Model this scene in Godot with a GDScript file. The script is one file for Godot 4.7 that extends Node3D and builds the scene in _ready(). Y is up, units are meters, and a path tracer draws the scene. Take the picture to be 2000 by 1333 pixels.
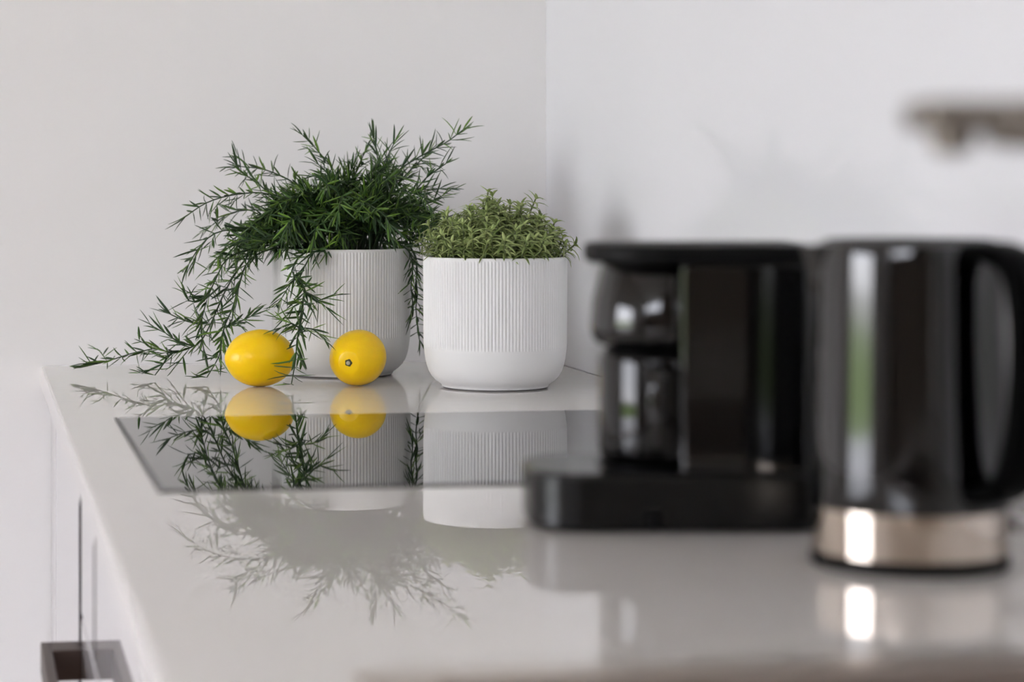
extends Node3D
# A white kitchen corner: worktop with hob, two potted plants, two lemons, coffee maker and kettle.
# Units are metres. Worktop surface at y = 0.9; back wall at z = 0; splashback face at x = 0.

const TOP := 0.9
const FACING := -9.1145646      # degrees: plants and appliances are turned towards the room like this

class MB:
	var v := PackedVector3Array()
	var n := PackedVector3Array()
	var c := PackedColorArray()
	var t := PackedInt32Array()
	func pt(p: Vector3, nn: Vector3, col := Color.WHITE) -> int:
		v.append(p); n.append(nn); c.append(col)
		return v.size() - 1
	func tri(a: int, b: int, d: int) -> void:
		var cr := (v[b] - v[a]).cross(v[d] - v[a])
		if cr.dot(n[a] + n[b] + n[d]) > 0.0:
			t.append(a); t.append(d); t.append(b)
		else:
			t.append(a); t.append(b); t.append(d)
	func quad(a: int, b: int, d: int, e: int) -> void:
		tri(a, b, d); tri(a, d, e)
	func flat(ps: Array, col := Color.WHITE, outward := Vector3.ZERO) -> void:
		var nn: Vector3 = (ps[1] - ps[0]).cross(ps[2] - ps[0]).normalized()
		if outward != Vector3.ZERO and nn.dot(outward) < 0.0: nn = -nn
		var ids := []
		for p in ps: ids.append(pt(p, nn, col))
		for k in range(1, ids.size() - 1): tri(ids[0], ids[k], ids[k + 1])
	# box with rounded edges
	func rbox(at: Vector3, size: Vector3, r := 0.002, seg := 2) -> void:
		r = minf(r, minf(size.x, minf(size.y, size.z)) * 0.499)
		var h := size * 0.5 - Vector3(r, r, r)
		var es := []
		for k in range(2 * seg + 2):
			if k <= seg: es.append([-1.0, -tan((1.0 - float(k) / seg) * PI / 4)])
			else: es.append([1.0, tan(float(k - seg - 1) / seg * PI / 4)])
		for ax in 3:
			for s in [-1.0, 1.0]:
				var a := (ax + 1) % 3
				var b := (ax + 2) % 3
				var grid := []
				for i in es.size():
					var row := []
					for j in es.size():
						var d := Vector3.ZERO
						d[ax] = s; d[a] = es[i][1]; d[b] = es[j][1]
						d = d.normalized()
						var base := Vector3.ZERO
						base[ax] = s * h[ax]; base[a] = es[i][0] * h[a]; base[b] = es[j][0] * h[b]
						row.append(pt(at + base + d * r, d))
					grid.append(row)
				for i in es.size() - 1:
					for j in es.size() - 1:
						quad(grid[i][j], grid[i + 1][j], grid[i + 1][j + 1], grid[i][j + 1])
	# body of revolution round y; profile is [radius, height] from bottom to top, smoothed unless the bend is sharp
	func lathe(profile: Array, seg := 64, at := Vector3.ZERO, basis := Basis(), sharp := 0.75) -> void:
		var m := profile.size()
		var dirs := []
		for i in m - 1:
			var d := Vector2(profile[i + 1][0] - profile[i][0], profile[i + 1][1] - profile[i][1])
			dirs.append(Vector2(d.y, -d.x).normalized())
		for i in m - 1:
			var n0: Vector2 = dirs[i]
			var n1: Vector2 = dirs[i]
			if i > 0 and dirs[i - 1].dot(dirs[i]) > sharp: n0 = (dirs[i - 1] + dirs[i]).normalized()
			if i < m - 2 and dirs[i + 1].dot(dirs[i]) > sharp: n1 = (dirs[i + 1] + dirs[i]).normalized()
			var first := v.size()
			for k in seg:
				var a := TAU * k / seg
				var cs := cos(a); var sn := sin(a)
				pt(at + basis * Vector3(profile[i][0] * cs, profile[i][1], profile[i][0] * sn), basis * Vector3(n0.x * cs, n0.y, n0.x * sn))
				pt(at + basis * Vector3(profile[i + 1][0] * cs, profile[i + 1][1], profile[i + 1][0] * sn), basis * Vector3(n1.x * cs, n1.y, n1.x * sn))
			for k in seg:
				var a0 := first + 2 * k
				var b0 := first + 2 * ((k + 1) % seg)
				quad(a0, a0 + 1, b0 + 1, b0)
	# round or flattened tube along a path
	func tube(path: Array, radii, seg := 10, flat_x := 1.0, up := Vector3.UP, col := Color.WHITE, caps := true) -> void:
		var rings := []
		for i in path.size():
			var d: Vector3 = (path[mini(i + 1, path.size() - 1)] - path[maxi(i - 1, 0)]).normalized()
			var s := d.cross(up)
			if s.length() < 0.05: s = d.cross(Vector3.RIGHT)
			s = s.normalized()
			var u := s.cross(d).normalized()
			var r: float = radii[i] if radii is Array else radii
			var ring := []
			for k in seg:
				var a := TAU * k / seg
				var o := s * cos(a) * flat_x + u * sin(a)
				var nn := (s * cos(a) / flat_x + u * sin(a)).normalized()
				ring.append(pt(path[i] + o * r, nn, col))
			rings.append(ring)
		for i in rings.size() - 1:
			for k in seg:
				quad(rings[i][k], rings[i + 1][k], rings[i + 1][(k + 1) % seg], rings[i][(k + 1) % seg])
		if caps:
			for e in [0, path.size() - 1]:
				var d: Vector3 = (path[0] - path[1]).normalized() if e == 0 else (path[e] - path[e - 1]).normalized()
				var mid := pt(path[e], d, col)
				var rim := []
				for k in seg: rim.append(pt(v[rings[e][k]], d, col))
				for k in seg: tri(mid, rim[k], rim[(k + 1) % seg])
	# rectangular bar with rounded section swept along a path in a plane; wide = across the plane
	func strap(path: Array, wide: float, thick: float, across: Vector3) -> void:
		var sec := []
		for k in 16:
			var a := TAU * k / 16
			var cs := cos(a); var sn := sin(a)
			sec.append([Vector2(signf(cs) * pow(absf(cs), 0.5), signf(sn) * pow(absf(sn), 0.5)), Vector2(cs, sn)])
		var rings := []
		for i in path.size():
			var d: Vector3 = (path[mini(i + 1, path.size() - 1)] - path[maxi(i - 1, 0)]).normalized()
			var u := d.cross(across).normalized()
			var ring := []
			for q in sec:
				ring.append(pt(path[i] + across * q[0].x * wide * 0.5 + u * q[0].y * thick * 0.5, (across * q[1].x / wide + u * q[1].y / thick).normalized()))
			rings.append(ring)
		for i in rings.size() - 1:
			for k in 16: quad(rings[i][k], rings[i + 1][k], rings[i + 1][(k + 1) % 16], rings[i][(k + 1) % 16])
		for e in [0, path.size() - 1]:
			var d: Vector3 = (path[0] - path[1]).normalized() if e == 0 else (path[e] - path[e - 1]).normalized()
			var mid := pt(path[e], d)
			var rim := []
			for k in 16: rim.append(pt(v[rings[e][k]], d))
			for k in 16: tri(mid, rim[k], rim[(k + 1) % 16])
	# upright prism with rounded top and bottom edges; plan is a convex polygon in x and z
	func prism(plan: PackedVector2Array, y0: float, y1: float, r := 0.002) -> void:
		var m := plan.size()
		var mid := Vector2.ZERO
		for p in plan: mid += p / m
		var outs := []
		for i in m:
			var d := (plan[(i + 1) % m] - plan[(i + m - 1) % m]).normalized()
			var o := Vector2(d.y, -d.x)
			if o.dot(plan[i] - mid) < 0.0: o = -o
			outs.append(o)
		var levels := []
		for k in 4: levels.append([y0 + r - r * cos(k * PI / 6), r - r * sin(k * PI / 6), k * PI / 6 - PI / 2])
		for k in 4: levels.append([y1 - r + r * sin(k * PI / 6), r - r * cos(k * PI / 6), k * PI / 6])
		var rings := []
		for l in levels:
			var ring := []
			for i in m:
				var p: Vector2 = plan[i] - outs[i] * l[1]
				ring.append(pt(Vector3(p.x, l[0], p.y), Vector3(outs[i].x * cos(l[2]), sin(l[2]), outs[i].y * cos(l[2]))))
			rings.append(ring)
		for q in rings.size() - 1:
			for i in m: quad(rings[q][i], rings[q + 1][i], rings[q + 1][(i + 1) % m], rings[q][(i + 1) % m])
		for e in [0, rings.size() - 1]:
			var nn := Vector3.DOWN if e == 0 else Vector3.UP
			var c0 := pt(Vector3(mid.x, levels[e][0], mid.y), nn)
			var rim := []
			for i in m: rim.append(pt(v[rings[e][i]], nn))
			for i in m: tri(c0, rim[i], rim[(i + 1) % m])
	# a slender leaf with a ridge and a thickness; bend > 0 curls the tip towards -up
	func leaf(at: Vector3, dir: Vector3, up: Vector3, length: float, wide: float, bend: float, col: Color, fat := 0.35) -> void:
		var side := dir.cross(up).normalized()
		up = side.cross(dir).normalized()
		var ws := [0.35, 1.0, 0.85, 0.45]
		var ts := [0.0, 0.33, 0.66, 0.88]
		var rings := []
		for i in 4:
			var q: float = ts[i]
			var p := at + dir * length * q * (1.0 - 0.25 * bend * q) - up * length * bend * q * q * 0.6
			var w: float = wide * 0.5 * ws[i]
			var ring := [pt(p + side * w, (side + up * 0.4).normalized(), col), pt(p + up * w * fat, up, col), pt(p - side * w, (up * 0.4 - side).normalized(), col), pt(p - up * w * fat * 1.4, -up, col)]
			rings.append(ring)
		for i in 3:
			for k in 4: quad(rings[i][k], rings[i + 1][k], rings[i + 1][(k + 1) % 4], rings[i][(k + 1) % 4])
		var tip := pt(at + dir * length * (1.0 - 0.25 * bend) - up * length * bend * 0.6, dir, col)
		for k in 4: tri(rings[3][k], tip, rings[3][(k + 1) % 4])
	func mesh() -> ArrayMesh:
		var a := []
		a.resize(Mesh.ARRAY_MAX)
		a[Mesh.ARRAY_VERTEX] = v
		a[Mesh.ARRAY_NORMAL] = n
		a[Mesh.ARRAY_COLOR] = c
		a[Mesh.ARRAY_INDEX] = t
		var am := ArrayMesh.new()
		am.add_surface_from_arrays(Mesh.PRIMITIVE_TRIANGLES, a)
		return am

var M := {}

func part(called: String, mb: MB, m: Material, parent: Node3D = self, at := Vector3.ZERO) -> MeshInstance3D:
	var o := MeshInstance3D.new()
	o.name = called
	o.mesh = mb.mesh()
	o.material_override = m
	o.position = at
	parent.add_child(o, true)
	return o

func thing(called: String, label: String, category: String, at := Vector3.ZERO, turn := 0.0, group := "") -> Node3D:
	var o := Node3D.new()
	o.name = called
	o.position = at
	o.rotation_degrees.y = turn
	add_child(o, true)
	return tag(o, label, category, group)

func tag(o: Node3D, label: String, category: String, group := "") -> Node3D:
	o.set_meta("label", label)
	o.set_meta("category", category)
	if group: o.set_meta("group", group)
	return o

func structure(called: String, mb: MB, m: Material) -> MeshInstance3D:
	var o := part(called, mb, m)
	o.set_meta("kind", "structure")
	return o

func box(size: Vector3, at := Vector3.ZERO, r := 0.002) -> MB:
	var b := MB.new()
	b.rbox(at, size, r)
	return b

func mat(c: Color, rough: float, metal := 0.0, spec := 0.5) -> StandardMaterial3D:
	var m := StandardMaterial3D.new()
	m.albedo_color = c
	m.roughness = rough
	m.metallic = metal
	m.metallic_specular = spec
	return m

func noise_tex(freq: float, size := 512, kind := FastNoiseLite.TYPE_SIMPLEX_SMOOTH, octaves := 4, ramp: Gradient = null, sd := 3) -> NoiseTexture2D:
	var n := FastNoiseLite.new()
	n.seed = sd
	n.noise_type = kind
	n.frequency = freq
	n.fractal_octaves = octaves
	var t := NoiseTexture2D.new()
	t.width = size; t.height = size
	t.seamless = true
	t.noise = n
	if ramp: t.color_ramp = ramp
	return t

func bumps(freq: float, kind: int) -> NoiseTexture2D:
	var t := noise_tex(freq, 512, kind, 2)
	t.as_normal_map = true
	t.bump_strength = 4.0
	return t

func ramp(offsets: Array, colors: Array) -> Gradient:
	var g := Gradient.new()
	g.offsets = PackedFloat32Array(offsets)
	g.colors = PackedColorArray(colors)
	return g

func rounded_plan(x0: float, x1: float, z0: float, z1: float, rl: float, rr: float) -> PackedVector2Array:
	var out := PackedVector2Array()
	for q in [[x1 - rr, z1 - rr, rr, 0.0], [x0 + rl, z1 - rl, rl, 90.0], [x0 + rl, z0 + rl, rl, 180.0], [x1 - rr, z0 + rr, rr, 270.0]]:
		for k in 9:
			var a := deg_to_rad(q[3] + k * 11.25)
			out.append(Vector2(q[0] + q[2] * cos(a), q[1] + q[2] * sin(a)))
	return out

func spline(ps: Array, step: float) -> Array:
	var cv := Curve3D.new()
	cv.bake_interval = 0.002
	for i in ps.size():
		var p: Vector3 = ps[i]
		var d: Vector3 = (ps[mini(i + 1, ps.size() - 1)] - ps[maxi(i - 1, 0)]) * 0.18
		cv.add_point(p, -d, d)
	var out := []
	var n := maxi(2, int(round(cv.get_baked_length() / step)))
	for i in n + 1: out.append(cv.sample_baked(cv.get_baked_length() * i / n, true))
	return out

func materials() -> void:
	var wall := mat(Color(0.955, 0.948, 0.942), 0.75, 0.0, 0.35)
	wall.normal_enabled = true
	wall.normal_texture = bumps(0.05, FastNoiseLite.TYPE_SIMPLEX_SMOOTH)
	wall.normal_scale = 0.04
	wall.uv1_triplanar = true
	wall.uv1_world_triplanar = true
	wall.uv1_scale = Vector3(3, 3, 3)
	M.wall = wall
	M.far_wall = mat(Color(0.60, 0.55, 0.50), 0.8)
	M.ceiling = mat(Color(0.965, 0.962, 0.955), 0.9)
	var wood := mat(Color.WHITE, 0.45)
	wood.albedo_texture = noise_tex(0.01, 512, FastNoiseLite.TYPE_SIMPLEX_SMOOTH, 5, ramp([0.0, 1.0], [Color(0.44, 0.35, 0.27), Color(0.54, 0.44, 0.35)]))
	wood.uv1_triplanar = true
	wood.uv1_world_triplanar = true
	wood.uv1_scale = Vector3(4, 1, 0.6)
	M.wood = wood
	var quartz := mat(Color(0.885, 0.868, 0.853), 0.006, 0.0, 0.52)
	quartz.albedo_texture = noise_tex(0.0035, 1024, FastNoiseLite.TYPE_SIMPLEX_SMOOTH, 5, ramp([0.0, 0.470, 0.495, 0.52, 0.8, 1.0], [Color(0.99, 0.99, 0.985), Color(1, 1, 1), Color(0.985, 0.985, 0.985), Color(1, 1, 1), Color(0.995, 0.995, 0.99), Color(1, 1, 1)]), 11)
	quartz.uv1_triplanar = true
	quartz.uv1_world_triplanar = true
	quartz.uv1_scale = Vector3(0.8, 0.8, 0.8)
	M.quartz = quartz
	M.splash = mat(Color(0.90, 0.90, 0.91), 0.02, 0.0, 0.42)
	M.front = mat(Color(0.78, 0.765, 0.775), 0.02)
	M.carcass = mat(Color(0.82, 0.81, 0.80), 0.6)
	M.channel = mat(Color(0.15, 0.10, 0.10), 0.6, 0.0, 0.2)
	M.bronze = mat(Color(0.34, 0.29, 0.27), 0.42, 0.75)
	M.hob = mat(Color(0.012, 0.012, 0.014), 0.02)
	M.hob_print = mat(Color(0.30, 0.30, 0.31), 0.3)
	M.hob_edge = mat(Color(0.06, 0.055, 0.055), 0.35)
	var pot := mat(Color(0.90, 0.897, 0.89), 0.55, 0.0, 0.4)
	M.pot = pot
	M.pot_base = mat(Color(0.42, 0.41, 0.40), 0.7)
	var soil := mat(Color.WHITE, 0.95)
	soil.albedo_texture = noise_tex(0.05, 256, FastNoiseLite.TYPE_CELLULAR, 3, ramp([0.0, 1.0], [Color(0.05, 0.04, 0.03), Color(0.13, 0.10, 0.07)]))
	soil.uv1_triplanar = true
	soil.uv1_scale = Vector3(12, 12, 12)
	M.soil = soil
	var fern := mat(Color.WHITE, 0.42, 0.0, 0.5)
	fern.vertex_color_use_as_albedo = true
	fern.backlight_enabled = true
	fern.backlight = Color(0.25, 0.32, 0.10)
	M.fern = fern
	M.fern_stem = mat(Color(0.16, 0.25, 0.13), 0.5)
	var herb := mat(Color.WHITE, 0.5, 0.0, 0.4)
	herb.vertex_color_use_as_albedo = true
	herb.backlight_enabled = true
	herb.backlight = Color(0.35, 0.40, 0.15)
	M.herb = herb
	M.herb_stem = mat(Color(0.42, 0.46, 0.30), 0.6)
	var lemon := mat(Color(1.0, 0.84, 0.0), 0.30, 0.0, 0.42)
	lemon.albedo_texture = noise_tex(0.012, 256, FastNoiseLite.TYPE_SIMPLEX_SMOOTH, 3, ramp([0.0, 1.0], [Color(1, 0.95, 1), Color(1, 1, 1)]))
	lemon.uv1_triplanar = true
	lemon.uv1_scale = Vector3(14, 14, 14)
	lemon.subsurf_scatter_enabled = true
	lemon.subsurf_scatter_strength = 0.03
	M.lemon = lemon
	M.calyx = mat(Color(0.27, 0.26, 0.12), 0.75)
	M.stem_scar = mat(Color(0.70, 0.68, 0.60), 0.8)
	M.black = mat(Color(0.010, 0.010, 0.011), 0.07, 0.0, 0.56)
	M.black_satin = mat(Color(0.012, 0.012, 0.013), 0.24, 0.0, 0.4)
	M.black_soft = mat(Color(0.02, 0.02, 0.021), 0.5, 0.0, 0.25)
	M.coffee_glass = mat(Color(0.008, 0.007, 0.007), 0.03, 0.0, 0.42)
	M.steel = mat(Color(0.78, 0.73, 0.68), 0.09, 1.0)
	M.sink = mat(Color(0.80, 0.76, 0.73), 0.36, 1.0)
	M.grip = mat(Color(0.012, 0.012, 0.012), 0.45, 0.0, 0.12)
	M.chrome = mat(Color(0.75, 0.75, 0.76), 0.06, 1.0)
	M.tap = mat(Color(0.50, 0.47, 0.44), 0.28, 1.0)
	M.window_frame = mat(Color(0.85, 0.85, 0.85), 0.4)
	var pane := mat(Color(1, 1, 1, 0.04), 0.0)
	pane.transparency = BaseMaterial3D.TRANSPARENCY_ALPHA
	M.pane = pane
	M.paving = mat(Color(0.80, 0.79, 0.78), 0.8)
	var lawn := mat(Color.WHITE, 0.9)
	lawn.albedo_texture = noise_tex(0.03, 256, FastNoiseLite.TYPE_SIMPLEX_SMOOTH, 4, ramp([0.0, 1.0], [Color(0.33, 0.42, 0.16), Color(0.50, 0.58, 0.28)]))
	lawn.uv1_triplanar = true
	lawn.uv1_world_triplanar = true
	lawn.uv1_scale = Vector3(0.4, 0.4, 0.4)
	M.lawn = lawn

func _ready() -> void:
	# ---- camera
	var cam := Camera3D.new()
	cam.name = "camera"
	add_child(cam)
	var lens := CameraAttributesPhysical.new()
	lens.frustum_focal_length = 82.8
	lens.exposure_aperture = 4.4
	lens.frustum_focus_distance = 2.49
	cam.attributes = lens
	cam.projection = Camera3D.PROJECTION_FRUSTUM
	cam.near = 0.05
	cam.far = 200.0
	cam.size = 0.05 * 1333.0 / 4600.0
	cam.frustum_offset = Vector2(0.05 * 320.0 / 4600.0, -0.05 * 316.5 / 4600.0)
	cam.position = Vector3(-0.68538, TOP + 0.218, 2.76716)
	cam.rotation_degrees.y = FACING
	cam.current = true
	# ---- sky: bright overcast daylight, enters through the glazing on the left
	var env := Environment.new()
	var sky := ProceduralSkyMaterial.new()
	sky.sky_top_color = Color(0.92, 0.935, 0.985)
	sky.sky_horizon_color = Color(0.965, 0.965, 0.985)
	sky.ground_bottom_color = Color(0.5, 0.5, 0.48)
	sky.ground_horizon_color = Color(0.7, 0.7, 0.7)
	sky.sky_energy_multiplier = 1.0
	env.background_mode = Environment.BG_SKY
	env.sky = Sky.new()
	env.sky.sky_material = sky
	env.background_energy_multiplier = 1.0
	env.tonemap_mode = Environment.TONE_MAPPER_LINEAR
	env.tonemap_exposure = 16.2
	env.sdfgi_enabled = true
	env.ssao_enabled = true
	env.ssil_enabled = true
	var we := WorldEnvironment.new()
	we.name = "environment"
	we.environment = env
	add_child(we)

	materials()
	room()
	cabinets()
	worktop()
	hob()
	sink_and_tap()
	potted_fern()
	potted_herb()
	lemons()
	coffee_maker()
	kettle()

# ---------------------------------------------------------------- room
func glazing(called: String, at: Vector3, turn: float, wd: float, ht: float, lights: int) -> void:
	var w := Node3D.new()
	w.name = called
	w.set_meta("kind", "structure")
	w.position = at
	w.rotation_degrees.y = turn
	add_child(w)
	var b := MB.new()
	b.rbox(Vector3(0, 0.03, wd / 2), Vector3(0.07, 0.06, wd), 0.004)
	b.rbox(Vector3(0, ht - 0.03, wd / 2), Vector3(0.07, 0.06, wd), 0.004)
	for k in lights + 1:
		b.rbox(Vector3(0, ht / 2, clampf(wd * k / lights, 0.03, wd - 0.03)), Vector3(0.07, ht, 0.06), 0.004)
	part("window_frame", b, M.window_frame, w)
	for k in lights:
		b = MB.new()
		var za := wd * k / lights + 0.03
		var zb := wd * (k + 1) / lights - 0.03
		b.flat([Vector3(0, 0.06, za), Vector3(0, ht - 0.06, za), Vector3(0, ht - 0.06, zb), Vector3(0, 0.06, zb)])
		part("pane", b, M.pane, w)

func room() -> void:
	var b := MB.new()
	b.rbox(Vector3(-3.0, -0.05, 3.2), Vector3(6.8, 0.1, 7.0), 0.001, 1)
	structure("floor", b, M.wood)
	b = MB.new()
	b.rbox(Vector3(-3.0, 3.25, 3.2), Vector3(6.8, 0.1, 7.0), 0.001, 1)
	structure("ceiling", b, M.ceiling)
	b = MB.new()
	b.rbox(Vector3(-3.0, 1.6, -0.075), Vector3(6.8, 3.2, 0.15), 0.001, 1)
	structure("wall_back", b, M.wall)
	b = MB.new()
	b.rbox(Vector3(0.083, 1.6, 3.25), Vector3(0.15, 3.2, 6.5), 0.001, 1)
	structure("wall_right", b, M.wall)
	# far wall behind the viewer, with a high strip window
	var xa := -5.0
	var xb := -2.0
	var ya := 2.22
	var yb := 3.1
	b = MB.new()
	b.rbox(Vector3((-6.4 + xa) / 2, 1.6, 6.575), Vector3(xa + 6.4, 3.2, 0.15), 0.001, 1)
	b.rbox(Vector3((xb + 0.4) / 2, 1.6, 6.575), Vector3(0.4 - xb, 3.2, 0.15), 0.001, 1)
	b.rbox(Vector3((xa + xb) / 2, ya / 2, 6.575), Vector3(xb - xa, ya, 0.15), 0.001, 1)
	b.rbox(Vector3((xa + xb) / 2, (yb + 3.2) / 2, 6.575), Vector3(xb - xa, 3.2 - yb, 0.15), 0.001, 1)
	structure("wall_front", b, M.far_wall)
	glazing("window_2", Vector3(xa, ya, 6.60), 90.0, xb - xa, yb - ya, 3)
	var z0 := 1.0
	var z1 := 3.7
	var y0 := 0.03
	var y1 := 2.2
	b = MB.new()
	b.rbox(Vector3(-5.325, 1.6, z0 / 2), Vector3(0.25, 3.2, z0), 0.001, 1)
	b.rbox(Vector3(-5.325, 1.6, (z1 + 6.5) / 2), Vector3(0.25, 3.2, 6.5 - z1), 0.001, 1)
	b.rbox(Vector3(-5.325, y0 / 2, (z0 + z1) / 2), Vector3(0.25, y0, z1 - z0), 0.001, 1)
	b.rbox(Vector3(-5.325, (y1 + 3.2) / 2, (z0 + z1) / 2), Vector3(0.25, 3.2 - y1, z1 - z0), 0.001, 1)
	structure("wall_left", b, M.wall)
	glazing("window_1", Vector3(-5.37, y0, z0), 0.0, z1 - z0, y1 - y0, 2)
	# outside the glazing
	b = MB.new()
	b.rbox(Vector3(-9.5, -0.15, 2.4), Vector3(8.0, 0.1, 24.0), 0.01, 1)
	tag(structure("terrace", b, M.paving), "pale grey paved terrace outside the glazing", "terrace")
	b = MB.new()
	b.rbox(Vector3(-38.6, -0.2, 2.4), Vector3(50.0, 0.1, 90.0), 0.01, 1)
	tag(structure("lawn", b, M.lawn), "green lawn beyond the terrace outside", "lawn")

	b = MB.new()
	b.rbox(Vector3(0.003, TOP + 0.33, 1.6), Vector3(0.006, 0.66, 3.2), 0.001, 1)
	tag(part("splashback", b, M.splash), "glossy white splashback panel on the wall behind the coffee maker", "splashback")


# ---------------------------------------------------------------- base units
func handle(parent: Node3D, z0: float, z1: float, y: float) -> void:
	# square bow handle: two deep posts and a flat bar
	var b := MB.new()
	for z in [z0 + 0.02, z1 - 0.02]:
		b.rbox(Vector3(-0.6065, y, z), Vector3(0.029, 0.026, 0.04), 0.0015)
	b.rbox(Vector3(-0.6215, y, (z0 + z1) / 2), Vector3(0.009, 0.026, z1 - z0), 0.0015)
	part("handle", b, M.bronze, parent)

func front(called: String, parent: Node3D, z0: float, z1: float, y0: float, y1: float) -> MeshInstance3D:
	return part(called, box(Vector3(0.018, y1 - y0, z1 - z0), Vector3(-0.583, (y0 + y1) / 2, (z0 + z1) / 2), 0.0015), M.front, parent)

func carcass(parent: Node3D, z0: float, z1: float) -> void:
	part("body", box(Vector3(0.53, 0.74, z1 - z0), Vector3(-0.295, 0.48, (z0 + z1) / 2), 0.001), M.carcass, parent)

func cabinets() -> void:
	tag(part("filler_panel", box(Vector3(0.57, 0.764, 0.15), Vector3(-0.307, 0.488, 0.077), 0.001), M.front), "narrow white filler panel between the cabinets and the back wall", "panel")
	var c := thing("base_cabinet", "white base cabinet nearest the back wall with one tall door", "cabinet", Vector3.ZERO)
	carcass(c, 0.157, 0.70)
	front("door", c, 0.157, 0.698, 0.106, 0.870)
	c = thing("drawer_cabinet", "glossy white drawer cabinet with dark bronze handle under the hob", "cabinet")
	carcass(c, 0.75, 1.598)
	for q in [[0.700, 0.750, 0.488, 0.764], [0.9485, 0.9755, 0.809, 0.122]]:
		var u := MB.new()
		u.rbox(Vector3(-0.567, q[2], (q[0] + q[1]) / 2), Vector3(0.010, q[3], q[1] - q[0]), 0.0005, 1)
		u.rbox(Vector3(-0.580, q[2], q[0] + 0.003), Vector3(0.0235, q[3], 0.006), 0.0005, 1)
		part("grip_channel", u, M.channel, c)
	front("drawer", c, 0.752, 0.948, 0.748, 0.870)
	front("drawer", c, 0.976, 1.596, 0.748, 0.870)
	var d := front("drawer", c, 0.752, 1.596, 0.430, 0.744)
	handle(d, 0.735, 1.10, 0.7085)
	d = front("drawer", c, 0.752, 1.596, 0.106, 0.426)
	handle(d, 0.90, 1.40, 0.385)
	c = thing("sink_cabinet", "white two-door cabinet below the sink", "cabinet")
	part("body", box(Vector3(0.53, 0.55, 0.80), Vector3(-0.295, 0.385, 2.0), 0.001), M.carcass, c)
	front("door", c, 1.602, 1.998, 0.106, 0.870)
	front("door", c, 2.002, 2.398, 0.106, 0.870)
	c = thing("end_cabinet", "white cabinet at the near end of the worktop", "cabinet")
	carcass(c, 2.402, 3.198)
	front("door", c, 2.402, 3.198, 0.106, 0.870)
	tag(part("plinth", box(Vector3(0.016, 0.098, 3.19), Vector3(-0.53, 0.05, 1.6), 0.001), M.front), "white plinth board along the foot of the cabinets", "plinth")

# ---------------------------------------------------------------- worktop, hob, sink, tap
func worktop() -> void:
	var slab := CSGPolygon3D.new()
	var pts := PackedVector2Array()
	pts.append(Vector2(0, TOP - 0.026)); pts.append(Vector2(0, TOP))
	var r := 0.0025
	for k in 6:
		var a := PI / 2 + k * PI / 10
		pts.append(Vector2(-0.6036 + r + r * cos(a), TOP - r + r * sin(a)))
	for k in 6:
		var a := PI + k * PI / 10
		pts.append(Vector2(-0.6036 + r + r * cos(a), TOP - 0.026 + r + r * sin(a)))
	slab.polygon = pts
	slab.mode = CSGPolygon3D.MODE_DEPTH
	slab.depth = 3.2
	slab.smooth_faces = false
	slab.material = M.quartz
	slab.position.z = 3.2
	slab.name = "worktop"
	var hole := CSGBox3D.new()
	hole.name = "cutout"
	hole.operation = CSGShape3D.OPERATION_SUBTRACTION
	hole.size = Vector3(0.38, 0.2, 0.53)
	hole.position = Vector3(-0.315, TOP, 2.03 - 3.2)
	hole.material = M.quartz
	slab.add_child(hole)
	add_child(slab)
	tag(slab, "glossy white quartz worktop with faint veins", "worktop")

func hob() -> void:
	var h := thing("induction_hob", "black glass induction hob set on the white worktop", "hob", Vector3(-0.3, TOP, 0.875))
	var b := MB.new()
	b.rbox(Vector3(0, 0.0004, 0), Vector3(0.513, 0.0008, 0.513), 0.0003)
	part("sealing_joint", b, M.hob_edge, h)
	b = MB.new()
	b.rbox(Vector3(0, 0.0007, 0), Vector3(0.505, 0.0014, 0.505), 0.0004)
	part("glass_plate", b, M.hob, h)

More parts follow.
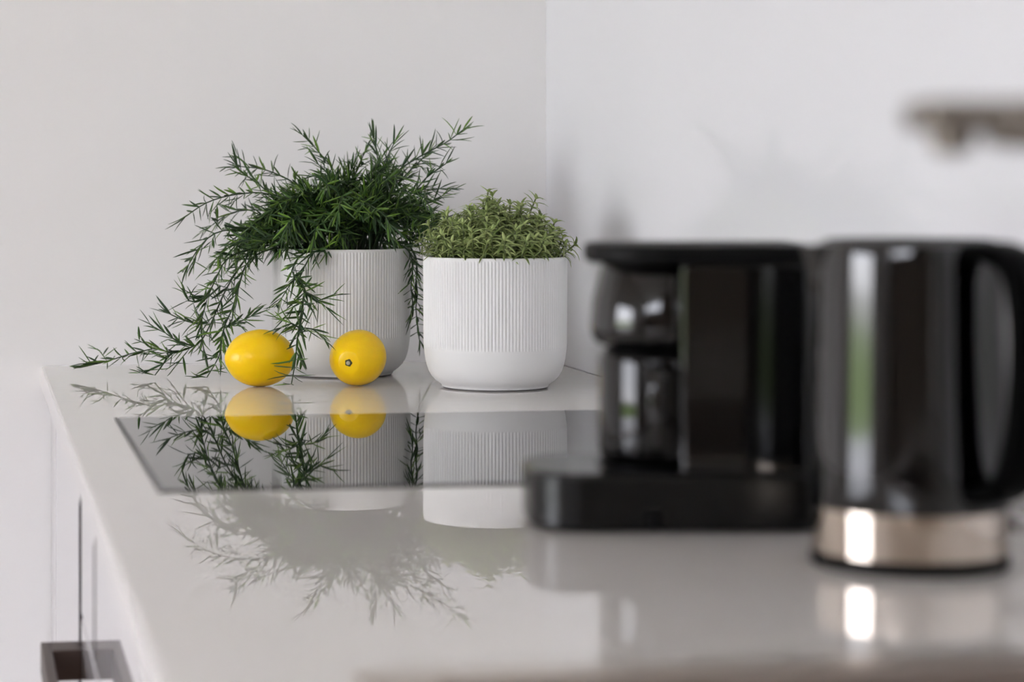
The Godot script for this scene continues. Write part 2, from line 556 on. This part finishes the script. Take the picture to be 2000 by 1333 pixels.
func sink_and_tap() -> void:
	var s := thing("kitchen_sink", "stainless steel sink let into the worktop at the near end", "sink", Vector3(-0.315, TOP, 2.03))
	var b := MB.new()
	# rim: four flat strips
	b.rbox(Vector3(0, 0.001, -0.265), Vector3(0.41, 0.003, 0.03), 0.001)
	b.rbox(Vector3(0, 0.001, 0.265), Vector3(0.41, 0.003, 0.03), 0.001)
	b.rbox(Vector3(-0.19, 0.001, 0), Vector3(0.03, 0.003, 0.50), 0.001)
	b.rbox(Vector3(0.19, 0.001, 0), Vector3(0.03, 0.003, 0.50), 0.001)
	part("rim", b, M.sink, s)
	b = MB.new()
	b.rbox(Vector3(0, -0.18, 0), Vector3(0.37, 0.002, 0.52), 0.001)
	b.rbox(Vector3(0, -0.09, -0.259), Vector3(0.37, 0.18, 0.002), 0.001)
	b.rbox(Vector3(0, -0.09, 0.259), Vector3(0.37, 0.18, 0.002), 0.001)
	b.rbox(Vector3(-0.184, -0.09, 0), Vector3(0.002, 0.18, 0.52), 0.001)
	b.rbox(Vector3(0.184, -0.09, 0), Vector3(0.002, 0.18, 0.52), 0.001)
	part("basin", b, M.sink, s)
	b = MB.new()
	b.lathe([[0.0, -0.1785], [0.042, -0.1785], [0.045, -0.176], [0.038, -0.175], [0.03, -0.178], [0.0, -0.178]], 32)
	part("drain", b, M.chrome, s)

	var t := thing("kitchen_tap", "brushed steel kitchen tap with long level spout above the sink", "tap", Vector3(-0.075, TOP, 1.975))
	b = MB.new()
	b.lathe([[0.0, 0.0], [0.027, 0.0], [0.027, 0.006], [0.0225, 0.009], [0.0225, 0.262], [0.020, 0.266], [0.0, 0.266]], 40)
	part("column", b, M.tap, t)
	b = MB.new()
	b.rbox(Vector3(-0.125, 0.2375, 0), Vector3(0.25, 0.017, 0.03), 0.006, 3)
	b.rbox(Vector3(-0.258, 0.2405, 0), Vector3(0.045, 0.011, 0.027), 0.004, 3)
	part("spout", b, M.tap, t)
	b = MB.new()
	b.lathe([[0.0, 0.227], [0.004, 0.2265], [0.0075, 0.228], [0.0085, 0.240], [0.0, 0.240]], 24, Vector3(-0.266, 0, 0))
	part("aerator", b, M.tap, t)
	b = MB.new()
	b.tube([Vector3(0, 0.266, 0), Vector3(0.006, 0.285, 0.01), Vector3(0.012, 0.32, 0.025)], [0.006, 0.0055, 0.005], 12)
	part("lever", b, M.tap, t)

# ---------------------------------------------------------------- pots and plants
func fluted_pot(parent: Node3D, k: float) -> void:
	# profile [radius, height] of a cylinder-like pot, 132 flutes on the upper part, curved in to a narrow foot
	var prof := [[0.0555, 0.0015], [0.0558, 0.0022], [0.0562, 0.0036], [0.0585, 0.0052], [0.0625, 0.0082], [0.0662, 0.0120], [0.0695, 0.0175], [0.0718, 0.0240], [0.0733, 0.0310], [0.0742, 0.0380], [0.0746, 0.0415], [0.0748, 0.0440], [0.0750, 0.0470], [0.0752, 0.075], [0.0753, 0.105], [0.0754, 0.1305], [0.0754, 0.1325], [0.0752, 0.1350], [0.0752, 0.1365], [0.0744, 0.1372], [0.0720, 0.1372], [0.0712, 0.1364], [0.0708, 0.120], [0.0700, 0.05], [0.0600, 0.02]]
	var flute := [0, 0, 0, 0, 0, 0, 0, 0, 0, 0, 0.0, 0.6, 1, 1, 1, 1, 0.7, 0.0, 0, 0, 0, 0, 0, 0, 0]
	var ribs := 132
	var per := 8
	var m := ribs * per
	var b := MB.new()
	var deep := 0.0012
	for i in prof.size():
		var p0: Array = prof[maxi(i - 1, 0)]
		var p1: Array = prof[mini(i + 1, prof.size() - 1)]
		var d := Vector2(p1[0] - p0[0], p1[1] - p0[1]).normalized()
		var nn := Vector2(d.y, -d.x)
		for j in m:
			var a := TAU * j / m
			var ph := TAU * float(j % per) / per
			# rounded ribs with narrow grooves
			var g: float = absf(sin(ph * 0.5))
			var rr: float = prof[i][0] - flute[i] * deep * (1.0 - g)
			var slope: float = -0.5 * cos(ph * 0.5) * (1.0 if sin(ph * 0.5) >= 0.0 else -1.0) * deep * ribs / prof[i][0] * flute[i]
			if j % per == 0: slope = 0.0
			var rad := Vector3(cos(a), 0, sin(a))
			var tang := Vector3(-sin(a), 0, cos(a))
			b.pt(rad * rr * k + Vector3(0, prof[i][1] * k, 0), (rad * nn.x + Vector3(0, nn.y, 0) + tang * slope * nn.x).normalized())
	for i in prof.size() - 1:
		for j in m:
			b.quad(i * m + j, (i + 1) * m + j, (i + 1) * m + (j + 1) % m, i * m + (j + 1) % m)
	part("pot", b, M.pot, parent)
	b = MB.new()
	b.lathe([[0.0, 0.0], [0.054 * k, 0.0], [0.0548 * k, 0.0008], [0.054 * k, 0.003], [0.0, 0.003]], 64)
	part("foot_ring", b, M.pot_base, parent)
	b = MB.new()
	var rng := RandomNumberGenerator.new()
	rng.seed = 5
	var c0 := b.pt(Vector3(0, 0.131 * k, 0), Vector3.UP)
	var prev := []
	for i in range(1, 7):
		var ring := []
		for j in 40:
			var a := TAU * j / 40
			ring.append(b.pt(Vector3(cos(a) * 0.0118 * i, 0.130 - 0.004 * i / 6.0 + rng.randf_range(-0.0012, 0.0012), sin(a) * 0.0118 * i) * k, Vector3(rng.randf_range(-0.3, 0.3), 1, rng.randf_range(-0.3, 0.3)).normalized()))
		for j in 40:
			if i == 1: b.tri(c0, ring[j], ring[(j + 1) % 40])
			else: b.quad(prev[j], ring[j], ring[(j + 1) % 40], prev[(j + 1) % 40])
		prev = ring
	part("soil", b, M.soil, parent)

const FRONDS := {
	"trail": [[-0.032, 0.145, 0.010], [-0.060, 0.150, 0.020], [-0.091, 0.144, 0.035], [-0.110, 0.123, 0.045], [-0.127, 0.095, 0.050], [-0.142, 0.061, 0.050], [-0.154, 0.040, 0.050], [-0.166, 0.033, 0.048], [-0.185, 0.027, 0.046], [-0.201, 0.032, 0.044], [-0.218, 0.029, 0.042], [-0.231, 0.026, 0.040], [-0.259, 0.017, 0.035], [-0.283, 0.011, 0.030]],
	"trail_b": [[-0.038, 0.144, 0.020], [-0.071, 0.146, 0.030], [-0.104, 0.140, 0.050], [-0.125, 0.130, 0.060], [-0.135, 0.112, 0.065], [-0.144, 0.092, 0.065], [-0.150, 0.073, 0.060], [-0.153, 0.056, 0.060], [-0.150, 0.032, 0.055]],
	"trail_c": [[-0.043, 0.142, 0.030], [-0.077, 0.141, 0.040], [-0.102, 0.127, 0.050], [-0.112, 0.099, 0.060], [-0.118, 0.078, 0.062], [-0.126, 0.060, 0.064], [-0.129, 0.046, 0.078], [-0.131, 0.028, 0.090], [-0.144, 0.005, 0.100]],
	"side1": [[-0.146, 0.061, 0.055], [-0.154, 0.059, 0.050], [-0.172, 0.063, 0.045], [-0.187, 0.069, 0.040]],
	"side2": [[-0.132, 0.101, 0.055], [-0.149, 0.087, 0.060], [-0.164, 0.084, 0.060], [-0.170, 0.093, 0.060]],
	"side3": [[-0.160, 0.035, 0.050], [-0.177, 0.040, 0.055], [-0.191, 0.049, 0.055]],
	"side4": [[-0.185, 0.027, 0.050], [-0.191, 0.022, 0.055], [-0.194, 0.016, 0.060], [-0.203, 0.004, 0.060]],
	"side5": [[-0.126, 0.056, 0.060], [-0.114, 0.061, 0.070], [-0.098, 0.069, 0.075]],
	"armA": [[-0.015, 0.161, 0.000], [-0.046, 0.190, 0.010], [-0.084, 0.202, 0.020], [-0.108, 0.202, 0.025], [-0.131, 0.198, 0.030], [-0.152, 0.190, 0.030], [-0.171, 0.177, 0.030]],
	"armB": [[-0.021, 0.150, 0.010], [-0.055, 0.160, 0.020], [-0.088, 0.164, 0.030], [-0.117, 0.163, 0.035], [-0.139, 0.158, 0.040], [-0.155, 0.144, 0.040], [-0.167, 0.125, 0.040]],
	"armC": [[-0.010, 0.166, -0.020], [-0.047, 0.208, -0.020], [-0.067, 0.221, -0.020], [-0.088, 0.229, -0.020], [-0.112, 0.232, -0.020]],
	"armC2": [[-0.015, 0.167, 0.000], [-0.055, 0.184, 0.000], [-0.076, 0.198, 0.000], [-0.096, 0.216, 0.000], [-0.110, 0.224, 0.000], [-0.116, 0.233, 0.000]],
	"armD": [[-0.026, 0.150, 0.030], [-0.060, 0.154, 0.050], [-0.087, 0.152, 0.060], [-0.111, 0.150, 0.060], [-0.128, 0.139, 0.060]],
	"armE": [[-0.015, 0.160, -0.030], [-0.062, 0.177, -0.040], [-0.097, 0.183, -0.040], [-0.126, 0.179, -0.040], [-0.146, 0.166, -0.040]],
	"topL": [[0.001, 0.172, -0.010], [-0.004, 0.207, -0.010], [-0.011, 0.231, -0.010], [-0.020, 0.242, -0.010], [-0.030, 0.254, -0.010], [-0.043, 0.267, -0.010]],
	"topM": [[0.013, 0.172, -0.020], [0.031, 0.206, -0.030], [0.041, 0.227, -0.030], [0.041, 0.241, -0.030], [0.037, 0.262, -0.030]],
	"topM2": [[0.019, 0.172, 0.000], [0.039, 0.212, 0.000], [0.047, 0.234, 0.000], [0.058, 0.256, 0.000]],
	"topM3": [[0.008, 0.172, -0.030], [0.014, 0.212, -0.040], [0.018, 0.230, -0.040], [0.026, 0.247, -0.040]],
	"topM4": [[-0.004, 0.173, 0.020], [-0.009, 0.207, 0.030], [-0.015, 0.224, 0.030], [-0.025, 0.234, 0.030]],
	"topR": [[0.019, 0.166, -0.010], [0.045, 0.207, -0.010], [0.063, 0.227, -0.010], [0.086, 0.242, -0.010], [0.104, 0.252, -0.010], [0.119, 0.260, -0.010], [0.136, 0.273, -0.010]],
	"topR2": [[0.025, 0.167, 0.010], [0.056, 0.190, 0.010], [0.079, 0.202, 0.010], [0.092, 0.217, 0.010], [0.103, 0.226, 0.010], [0.116, 0.235, 0.010]],
	"right1": [[0.031, 0.161, 0.000], [0.059, 0.189, 0.000], [0.083, 0.201, 0.000], [0.096, 0.205, 0.000], [0.109, 0.207, 0.000]],
	"right2": [[0.030, 0.156, 0.020], [0.062, 0.173, 0.020], [0.082, 0.182, 0.020], [0.097, 0.192, 0.020], [0.111, 0.199, 0.020]],
	"right3": [[0.031, 0.149, -0.020], [0.065, 0.166, -0.030], [0.089, 0.172, -0.030], [0.106, 0.175, -0.030]],
	"right4": [[0.031, 0.154, -0.030], [0.060, 0.206, -0.040], [0.077, 0.227, -0.040], [0.086, 0.235, -0.040], [0.098, 0.248, -0.040]],
	"hangR": [[0.042, 0.149, 0.000], [0.062, 0.148, 0.000], [0.076, 0.144, -0.005], [0.082, 0.132, -0.010], [0.085, 0.117, -0.015], [0.084, 0.104, -0.020], [0.086, 0.088, -0.024], [0.084, 0.074, -0.027], [0.086, 0.053, -0.030], [0.088, 0.037, -0.030]],
	"hangR2": [[0.045, 0.147, 0.020], [0.064, 0.146, 0.030], [0.075, 0.138, 0.030], [0.079, 0.122, 0.030], [0.077, 0.099, 0.030], [0.079, 0.082, 0.030], [0.077, 0.070, 0.030]],
	"hangF": [[-0.003, 0.145, 0.050], [-0.017, 0.140, 0.075], [-0.037, 0.139, 0.085], [-0.047, 0.132, 0.090], [-0.053, 0.118, 0.090], [-0.045, 0.111, 0.105], [-0.039, 0.101, 0.120], [-0.041, 0.083, 0.140], [-0.044, 0.062, 0.160], [-0.046, 0.046, 0.172], [-0.047, 0.029, 0.183], [-0.051, 0.006, 0.192]],
	"hangF2": [[-0.009, 0.142, 0.050], [-0.023, 0.142, 0.080], [-0.033, 0.135, 0.088], [-0.039, 0.124, 0.090], [-0.047, 0.115, 0.090], [-0.055, 0.104, 0.090], [-0.063, 0.091, 0.092]],
	"hangFs": [[-0.041, 0.088, 0.135], [-0.049, 0.084, 0.137], [-0.056, 0.075, 0.140]],
	"hangFs2": [[-0.039, 0.098, 0.123], [-0.030, 0.094, 0.126], [-0.017, 0.083, 0.130]],
	"hangFs3": [[-0.043, 0.062, 0.160], [-0.050, 0.067, 0.162], [-0.061, 0.063, 0.165]],
	"hangFs4": [[-0.044, 0.057, 0.164], [-0.035, 0.063, 0.167], [-0.023, 0.057, 0.170]],
}

func fern_green(rng: RandomNumberGenerator, bright: float) -> Color:
	# per-needle dye differences of the foliage, linear values
	var q := rng.randf()
	var c := Color(0.018, 0.050, 0.014).lerp(Color(0.070, 0.150, 0.020), q * q)
	if rng.randf() < 0.16: c = Color(0.115, 0.215, 0.028)
	return c * bright * 1.2

func frond(parent: Node3D, ps: Array, rng: RandomNumberGenerator, bare: float, many: float, long := 0.0235) -> void:
	var path := spline(ps, 0.0088)
	var n := path.size()
	var rad := []
	for i in n: rad.append(lerpf(0.0011, 0.0006, float(i) / (n - 1)))
	var st := MB.new()
	st.tube(path, rad, 6, 1.0, Vector3(0.3, 0.9, 0.2))
	var o := part("frond", st, M.fern_stem, parent)
	var nb := MB.new()
	var spin := rng.randf() * TAU
	for i in range(int(bare * n), n):
		var d: Vector3 = (path[mini(i + 1, n - 1)] - path[maxi(i - 1, 0)]).normalized()
		var s := d.cross(Vector3.UP)
		if s.length() < 0.1: s = d.cross(Vector3.RIGHT)
		s = s.normalized()
		var u := s.cross(d).normalized()
		var count := 4 if rng.randf() < many * 0.8 else 3
		if i == n - 1: count = 4
		spin += 2.1 + rng.randf_range(-0.5, 0.5)
		var tuft := rng.randf() < 0.30 * many
		for k in count:
			var a := spin + TAU * k / count + rng.randf_range(-0.8, 0.8)
			var open := rng.randf_range(0.35, 1.35)
			if i == n - 1: open = rng.randf_range(0.05, 0.5)
			var radial := s * cos(a) + u * sin(a)
			var dir := (d * cos(open) + radial * sin(open)).normalized()
			var l := long * rng.randf_range(0.5, 1.25)
			if path[i].y + dir.y * l < 0.006: dir = Vector3(dir.x, maxf(0.0, (0.006 - path[i].y) / l), dir.z).normalized()
			var w := rng.randf_range(0.0021, 0.0031)
			var col := fern_green(rng, rng.randf_range(0.8, 1.2))
			nb.leaf(path[i], dir, (d + radial * 0.2 + Vector3.UP * 0.4).normalized(), l, w, rng.randf_range(-0.3, 0.45), col)
			if tuft and k == 0:
				# a short side shoot with needles of its own
				var q: Vector3 = path[i] + dir * l * 0.8
				for e in 4:
					var dd := (dir + Vector3(rng.randf_range(-0.8, 0.8), rng.randf_range(-0.6, 0.8), rng.randf_range(-0.8, 0.8))).normalized()
					if path[i].y < 0.03: dd.y = absf(dd.y)
					nb.leaf(path[i].lerp(q, 0.4 + 0.2 * e), dd, Vector3.UP if absf(dd.y) < 0.9 else Vector3.RIGHT, l * rng.randf_range(0.6, 0.95), w, 0.15, fern_green(rng, 1.0))
	for i in nb.v.size():          # needles that touch the worktop lie on it
		if nb.v[i].y < 0.0015: nb.v[i].y = 0.0015
	var f := part("needles", nb, M.fern, o)
	f.set_meta("kind", "stuff")

func potted_fern() -> void:
	var p := thing("potted_fern", "trailing dark green asparagus fern in a fluted white pot", "potted plant", Vector3(-0.27671, TOP, 0.17124), FACING)
	fluted_pot(p, 1.03)
	var rng := RandomNumberGenerator.new()
	rng.seed = 21
	for key in FRONDS:
		var ps := []
		for q in FRONDS[key]: ps.append(Vector3(q[0], q[1], q[2]))
		var hanging: bool = key.begins_with("trail") or key.begins_with("hang")
		var side: bool = key.begins_with("side") or key.begins_with("hangFs")
		frond(p, ps, rng, 0.02 if side else (0.12 if hanging else 0.2), 0.75)
	# the dense crown
	for k in 110:
		var a := rng.randf() * TAU
		var out := sqrt(rng.randf())
		var root := Vector3(cos(a) * 0.045 * out, 0.132, sin(a) * 0.045 * out)
		a += rng.randf_range(-0.6, 0.6)
		var reach := rng.randf_range(0.03, 0.125)
		var tip := Vector3(cos(a) * reach + 0.003, 0, sin(a) * reach * 0.75)
		var hi := 0.236 - 0.05 * pow(absf(tip.x - 0.02) / 0.1, 2.0) - 0.035 * pow(tip.z / 0.09, 2.0)
		tip.y = rng.randf_range(0.152, hi)
		var mid := root.lerp(tip, 0.5) + Vector3(0, 0.022 + 0.12 * reach, 0)
		mid.x = lerpf(root.x, tip.x, 0.38)
		mid.z = lerpf(root.z, tip.z, 0.38)
		frond(p, [root, mid, tip + Vector3(0, 0.004, 0), tip + (tip - mid).normalized() * 0.012 - Vector3(0, 0.004, 0)], rng, 0.3, 0.9)

func herb_green(rng: RandomNumberGenerator) -> Color:
	var c := Color(0.23, 0.32, 0.09).lerp(Color(0.54, 0.63, 0.26), rng.randf())
	return c * rng.randf_range(0.8, 1.1)

func sprig(parent: Node3D, ps: Array, rng: RandomNumberGenerator) -> void:
	var path := spline(ps, 0.0052)
	var n := path.size()
	var st := MB.new()
	st.tube(path, 0.0009, 6, 1.0, Vector3(0.9, 0.3, 0.2))
	var o := part("sprig", st, M.herb_stem, parent)
	var nb := MB.new()
	var spin := rng.randf() * TAU
	for i in range(1, n):
		var d: Vector3 = (path[mini(i + 1, n - 1)] - path[maxi(i - 1, 0)]).normalized()
		var s := d.cross(Vector3.RIGHT if absf(d.x) < 0.8 else Vector3.UP).normalized()
		var u := s.cross(d).normalized()
		spin += 0.9
		if path[i].y < 0.136 and Vector2(path[i].x, path[i].z).length() > 0.052: continue
		var count := 5
		for k in count:
			var a := spin + TAU * k / count + rng.randf_range(-0.25, 0.25)
			var radial := s * cos(a) + u * sin(a)
			var open := rng.randf_range(0.75, 1.15) if i < n - 1 else rng.randf_range(0.2, 0.7)
			var dir := (d * cos(open) + radial * sin(open)).normalized()
			var l := rng.randf_range(0.013, 0.019) * (1.0 if i < n - 1 else 0.75)
			nb.leaf(path[i], dir, d, l, rng.randf_range(0.0028, 0.0038), rng.randf_range(0.6, 1.5), herb_green(rng), 0.25)
	var f := part("leaves", nb, M.herb, o)
	f.set_meta("kind", "stuff")

func potted_herb() -> void:
	var p := thing("potted_herb", "low pale green herb in a fluted white pot beside the splashback", "potted plant", Vector3(-0.14289, TOP, 0.35697), FACING)
	fluted_pot(p, 1.0)
	var rng := RandomNumberGenerator.new()
	rng.seed = 8
	for k in 104:
		var a := k * 2.39996
		var q := sqrt((k + 0.5) / 104.0)
		var root := Vector3(cos(a) * 0.066 * q, 0.124, sin(a) * 0.066 * q)
		var high := (0.066 * (1.0 - 0.68 * q * q) + 0.008) * rng.randf_range(0.75, 1.06)
		var lean := 0.014 * q * rng.randf_range(0.5, 1.3)
		var way := Vector3(cos(a), 0, sin(a)) * lean + Vector3(rng.randf_range(-0.006, 0.006), 0, rng.randf_range(-0.006, 0.006))
		sprig(p, [root, root + Vector3(0, high * 0.5, 0) + way * 0.35, root + Vector3(0, high, 0) + way], rng)
	sprig(p, [Vector3(0.022, 0.13, 0.0), Vector3(0.032, 0.17, 0.0), Vector3(0.042, 0.197, 0.004)], rng)
	sprig(p, [Vector3(-0.006, 0.13, 0.01), Vector3(-0.012, 0.17, 0.01), Vector3(-0.008, 0.204, 0.008)], rng)

# ---------------------------------------------------------------- lemons
func lemon(label: String, at: Vector3, turn: Vector3, half: float, r: float, sd: int) -> void:
	var o := thing("lemon", label, "lemon", at, 0.0, "lemons on the worktop")
	var bs := Basis.from_euler(turn)
	var fn := FastNoiseLite.new()
	fn.seed = sd
	fn.frequency = 22.0
	var b := MB.new()
	var pores := FastNoiseLite.new()
	pores.seed = sd + 40
	pores.noise_type = FastNoiseLite.TYPE_CELLULAR
	pores.frequency = 420.0
	var rows := 130
	var cols := 200
	var low := 1.0
	for i in rows + 1:
		var ph := PI * i / rows
		var u := -cos(ph)
		# -z end carries the nipple, +z end the stem
		var along := half * u
		var rr := r * pow(sin(ph), 0.94)
		if u < -0.86:
			var e := (-u - 0.86) / 0.14
			along -= 0.0018 * e * e
			rr *= 1.0 - 0.05 * e
		if u > 0.93:
			along -= 0.0016 * (u - 0.93) / 0.07
		for j in cols:
			var a := TAU * j / cols
			var p := Vector3(rr * cos(a), rr * sin(a), along)
			p *= 1.0 + 0.010 * fn.get_noise_3dv(p * 2.0)
			p *= 1.0 + 0.0055 * pores.get_noise_3dv(p) * sin(ph)
			p = bs * p
			low = minf(low, p.y)
			b.pt(p, Vector3.ZERO)
	for i in rows + 1:
		for j in cols:
			var du := b.v[i * cols + (j + 1) % cols] - b.v[i * cols + (j + cols - 1) % cols]
			var dv := b.v[mini(i + 1, rows) * cols + j] - b.v[maxi(i - 1, 0) * cols + j]
			var nn := du.cross(dv)
			if nn.length() < 1e-12 or i == 0 or i == rows: nn = bs * Vector3(0, 0, -1 if i < 9 else 1)
			nn = nn.normalized()
			if nn.dot(b.v[i * cols + j]) < 0.0: nn = -nn
			b.n[i * cols + j] = nn
	for i in rows:
		for j in cols:
			b.quad(i * cols + j, (i + 1) * cols + j, (i + 1) * cols + (j + 1) % cols, i * cols + (j + 1) % cols)
	var up := Vector3(0, -low, 0)
	part("rind", b, M.lemon, o, up)
	var sb := MB.new()
	var end := up + bs * Vector3(0, 0, half - 0.0021)
	var star := []
	for k in 20:
		var a := TAU * k / 20
		var q := 0.0038 + 0.0004 * cos(a * 5.0)
		star.append(Vector3(cos(a) * q, sin(a) * q, 0.0))
	for k in 20:
		var n0 := bs * Vector3(0, 0, 1)
		sb.tri(sb.pt(end + bs * Vector3(0, 0, 0.0022), n0), sb.pt(end + bs * (star[k] + Vector3(0, 0, 0.0008)), n0), sb.pt(end + bs * (star[(k + 1) % 20] + Vector3(0, 0, 0.0008)), n0))
		var o0: Vector3 = bs * star[k].normalized()
		sb.quad(sb.pt(end + bs * (star[k] + Vector3(0, 0, 0.0008)), o0), sb.pt(end + bs * (star[(k + 1) % 20] + Vector3(0, 0, 0.0008)), o0), sb.pt(end + bs * (star[(k + 1) % 20] - Vector3(0, 0, 0.0015)), o0), sb.pt(end + bs * (star[k] - Vector3(0, 0, 0.0015)), o0))
	part("calyx", sb, M.calyx, o)
	sb = MB.new()
	sb.lathe([[0.0021, 0.0008], [0.0021, 0.0026], [0.0014, 0.0031], [0.0, 0.0032]], 14, end, bs * Basis(Vector3.RIGHT, PI / 2))
	part("stem_scar", sb, M.stem_scar, o)

func lemons() -> void:
	lemon("lemon lying sideways under the trailing fern, half behind its fronds", Vector3(-0.3846, TOP, 0.3085), Vector3(0.0, deg_to_rad(90.0 - 9.1 + 24.0), 0.1), 0.0370, 0.0300, 4)
	lemon("lemon with its stem end turned to the viewer", Vector3(-0.2810, TOP, 0.3125), Vector3(deg_to_rad(5.0), deg_to_rad(-9.1 - 17.0), 0.0), 0.0360, 0.0294, 9)

# ---------------------------------------------------------------- appliances
func coffee_maker() -> void:
	var c := thing("coffee_maker", "small glossy black drip coffee maker beside the kettle", "coffee maker", Vector3(-0.34532, TOP, 1.3604), FACING)
	var b := MB.new()
	b.prism(rounded_plan(0.0, 0.176, -0.112, 0.0, 0.032, 0.012), 0.001, 0.037, 0.004)
	part("base", b, M.black_satin, c)
	b = MB.new()
	b.prism(rounded_plan(0.092, 0.176, -0.108, -0.004, 0.003, 0.012), 0.036, 0.166, 0.003)
	part("tower", b, M.black, c)
	b = MB.new()
	b.prism(rounded_plan(0.038, 0.176, -0.111, -0.002, 0.045, 0.012), 0.1655, 0.1775, 0.003)
	part("lid", b, M.black_soft, c)
	b = MB.new()
	b.lathe([[0.0, 0.1115], [0.034, 0.1115], [0.041, 0.114], [0.0445, 0.119], [0.0455, 0.126], [0.044, 0.140], [0.040, 0.155], [0.037, 0.1655], [0.0, 0.1655]], 56, Vector3(0.0865, 0, -0.056))
	part("filter_basket", b, M.black, c)
	b = MB.new()
	b.lathe([[0.0, 0.0385], [0.036, 0.0385], [0.0385, 0.041], [0.0395, 0.047], [0.0395, 0.104], [0.0385, 0.107], [0.036, 0.1085], [0.0, 0.1085]], 56, Vector3(0.0865, 0, -0.056))
	var jug := part("carafe", b, M.coffee_glass, c)
	b = MB.new()
	b.lathe([[0.0, 0.1085], [0.036, 0.1085], [0.0365, 0.1095], [0.034, 0.1112], [0.0, 0.1114]], 48, Vector3(0.0865, 0, -0.056))
	part("carafe_lid", b, M.black_soft, jug)
	b = MB.new()
	b.strap(spline([Vector3(0.078, 0.100, -0.024), Vector3(0.077, 0.101, -0.008), Vector3(0.0765, 0.094, 0.001), Vector3(0.0765, 0.070, 0.002), Vector3(0.077, 0.052, -0.005), Vector3(0.078, 0.050, -0.018)], 0.004), 0.011, 0.006, Vector3.RIGHT)
	part("carafe_handle", b, M.black, jug)
	b = MB.new()
	b.lathe([[0.0, 0.0365], [0.042, 0.0365], [0.042, 0.038], [0.0, 0.0382]], 48, Vector3(0.0865, 0, -0.056))
	part("hot_plate", b, M.black_soft, c)
	b = MB.new()
	b.rbox(Vector3(0.074, 0.009, 0.0006), Vector3(0.010, 0.012, 0.003), 0.001)
	part("switch", b, M.black_soft, c)

func kettle() -> void:
	var k := thing("electric_kettle", "glossy black electric kettle with a brushed steel band at its foot", "kettle", Vector3(-0.15903, TOP, 1.49744), FACING)
	var b := MB.new()
	b.lathe([[0.0, 0.0], [0.0545, 0.0], [0.0555, 0.001], [0.0555, 0.006], [0.0545, 0.007], [0.0, 0.007]], 72)
	part("power_base", b, M.black_soft, k)
	b = MB.new()
	b.lathe([[0.0, 0.0075], [0.0545, 0.0075], [0.0553, 0.0083], [0.0553, 0.0335], [0.0, 0.0335]], 96, Vector3.ZERO, Basis(), 0.99)
	part("steel_band", b, M.steel, k)
	b = MB.new()
	b.lathe([[0.0, 0.0335], [0.0552, 0.0335], [0.0555, 0.035], [0.0553, 0.06], [0.0548, 0.09], [0.0541, 0.12], [0.0533, 0.15], [0.0528, 0.172], [0.0525, 0.179], [0.0517, 0.1815], [0.050, 0.1825], [0.0, 0.1825]], 96)
	part("body", b, M.black, k)
	b = MB.new()
	b.lathe([[0.0, 0.1822], [0.0475, 0.1822], [0.0475, 0.1833], [0.045, 0.1840], [0.03, 0.1843], [0.0, 0.1845]], 72)
	part("lid", b, M.black_soft, k)
	# spout on the left
	b = MB.new()
	var rings := []
	for i in 4:
		var y: float = [0.140, 0.160, 0.174, 0.181][i]
		var outx: float = [0.0528, 0.0555, 0.0600, 0.0625][i]
		var half: float = [0.004, 0.011, 0.016, 0.018][i]
		rings.append([Vector3(-0.046, y, half), Vector3(-outx + 0.004, y, half * 0.55), Vector3(-outx, y, 0), Vector3(-outx + 0.004, y, -half * 0.55), Vector3(-0.046, y, -half)])
	for i in 3:
		for j in 4: b.flat([rings[i][j], rings[i + 1][j], rings[i + 1][j + 1], rings[i][j + 1]], Color.WHITE, Vector3(-1, -0.2, 1.5 - j))
	b.flat(rings[3], Color.WHITE, Vector3.UP)
	part("spout", b, M.black, k)
	# handle on the right, turned a little towards the viewer
	var w := Vector3(cos(deg_to_rad(55.0)), 0, sin(deg_to_rad(55.0)))
	var hp := []
	for q in [[0.046, 0.176], [0.062, 0.178], [0.078, 0.170], [0.085, 0.150], [0.086, 0.115], [0.083, 0.080], [0.075, 0.056], [0.064, 0.046], [0.052, 0.044]]:
		hp.append(w * q[0] + Vector3(0, q[1], 0))
	b = MB.new()
	b.strap(spline(hp, 0.005), 0.032, 0.012, Vector3(-w.z, 0, w.x))
	part("handle", b, M.grip, k)
	b = MB.new()
	b.rbox(Vector3(0.062, 0.024, 0.012), Vector3(0.014, 0.011, 0.016), 0.003, 3)
	b.tube([Vector3(0.050, 0.024, 0.010), Vector3(0.060, 0.024, 0.012)], 0.003, 10)
	part("switch_lever", b, M.chrome, k)
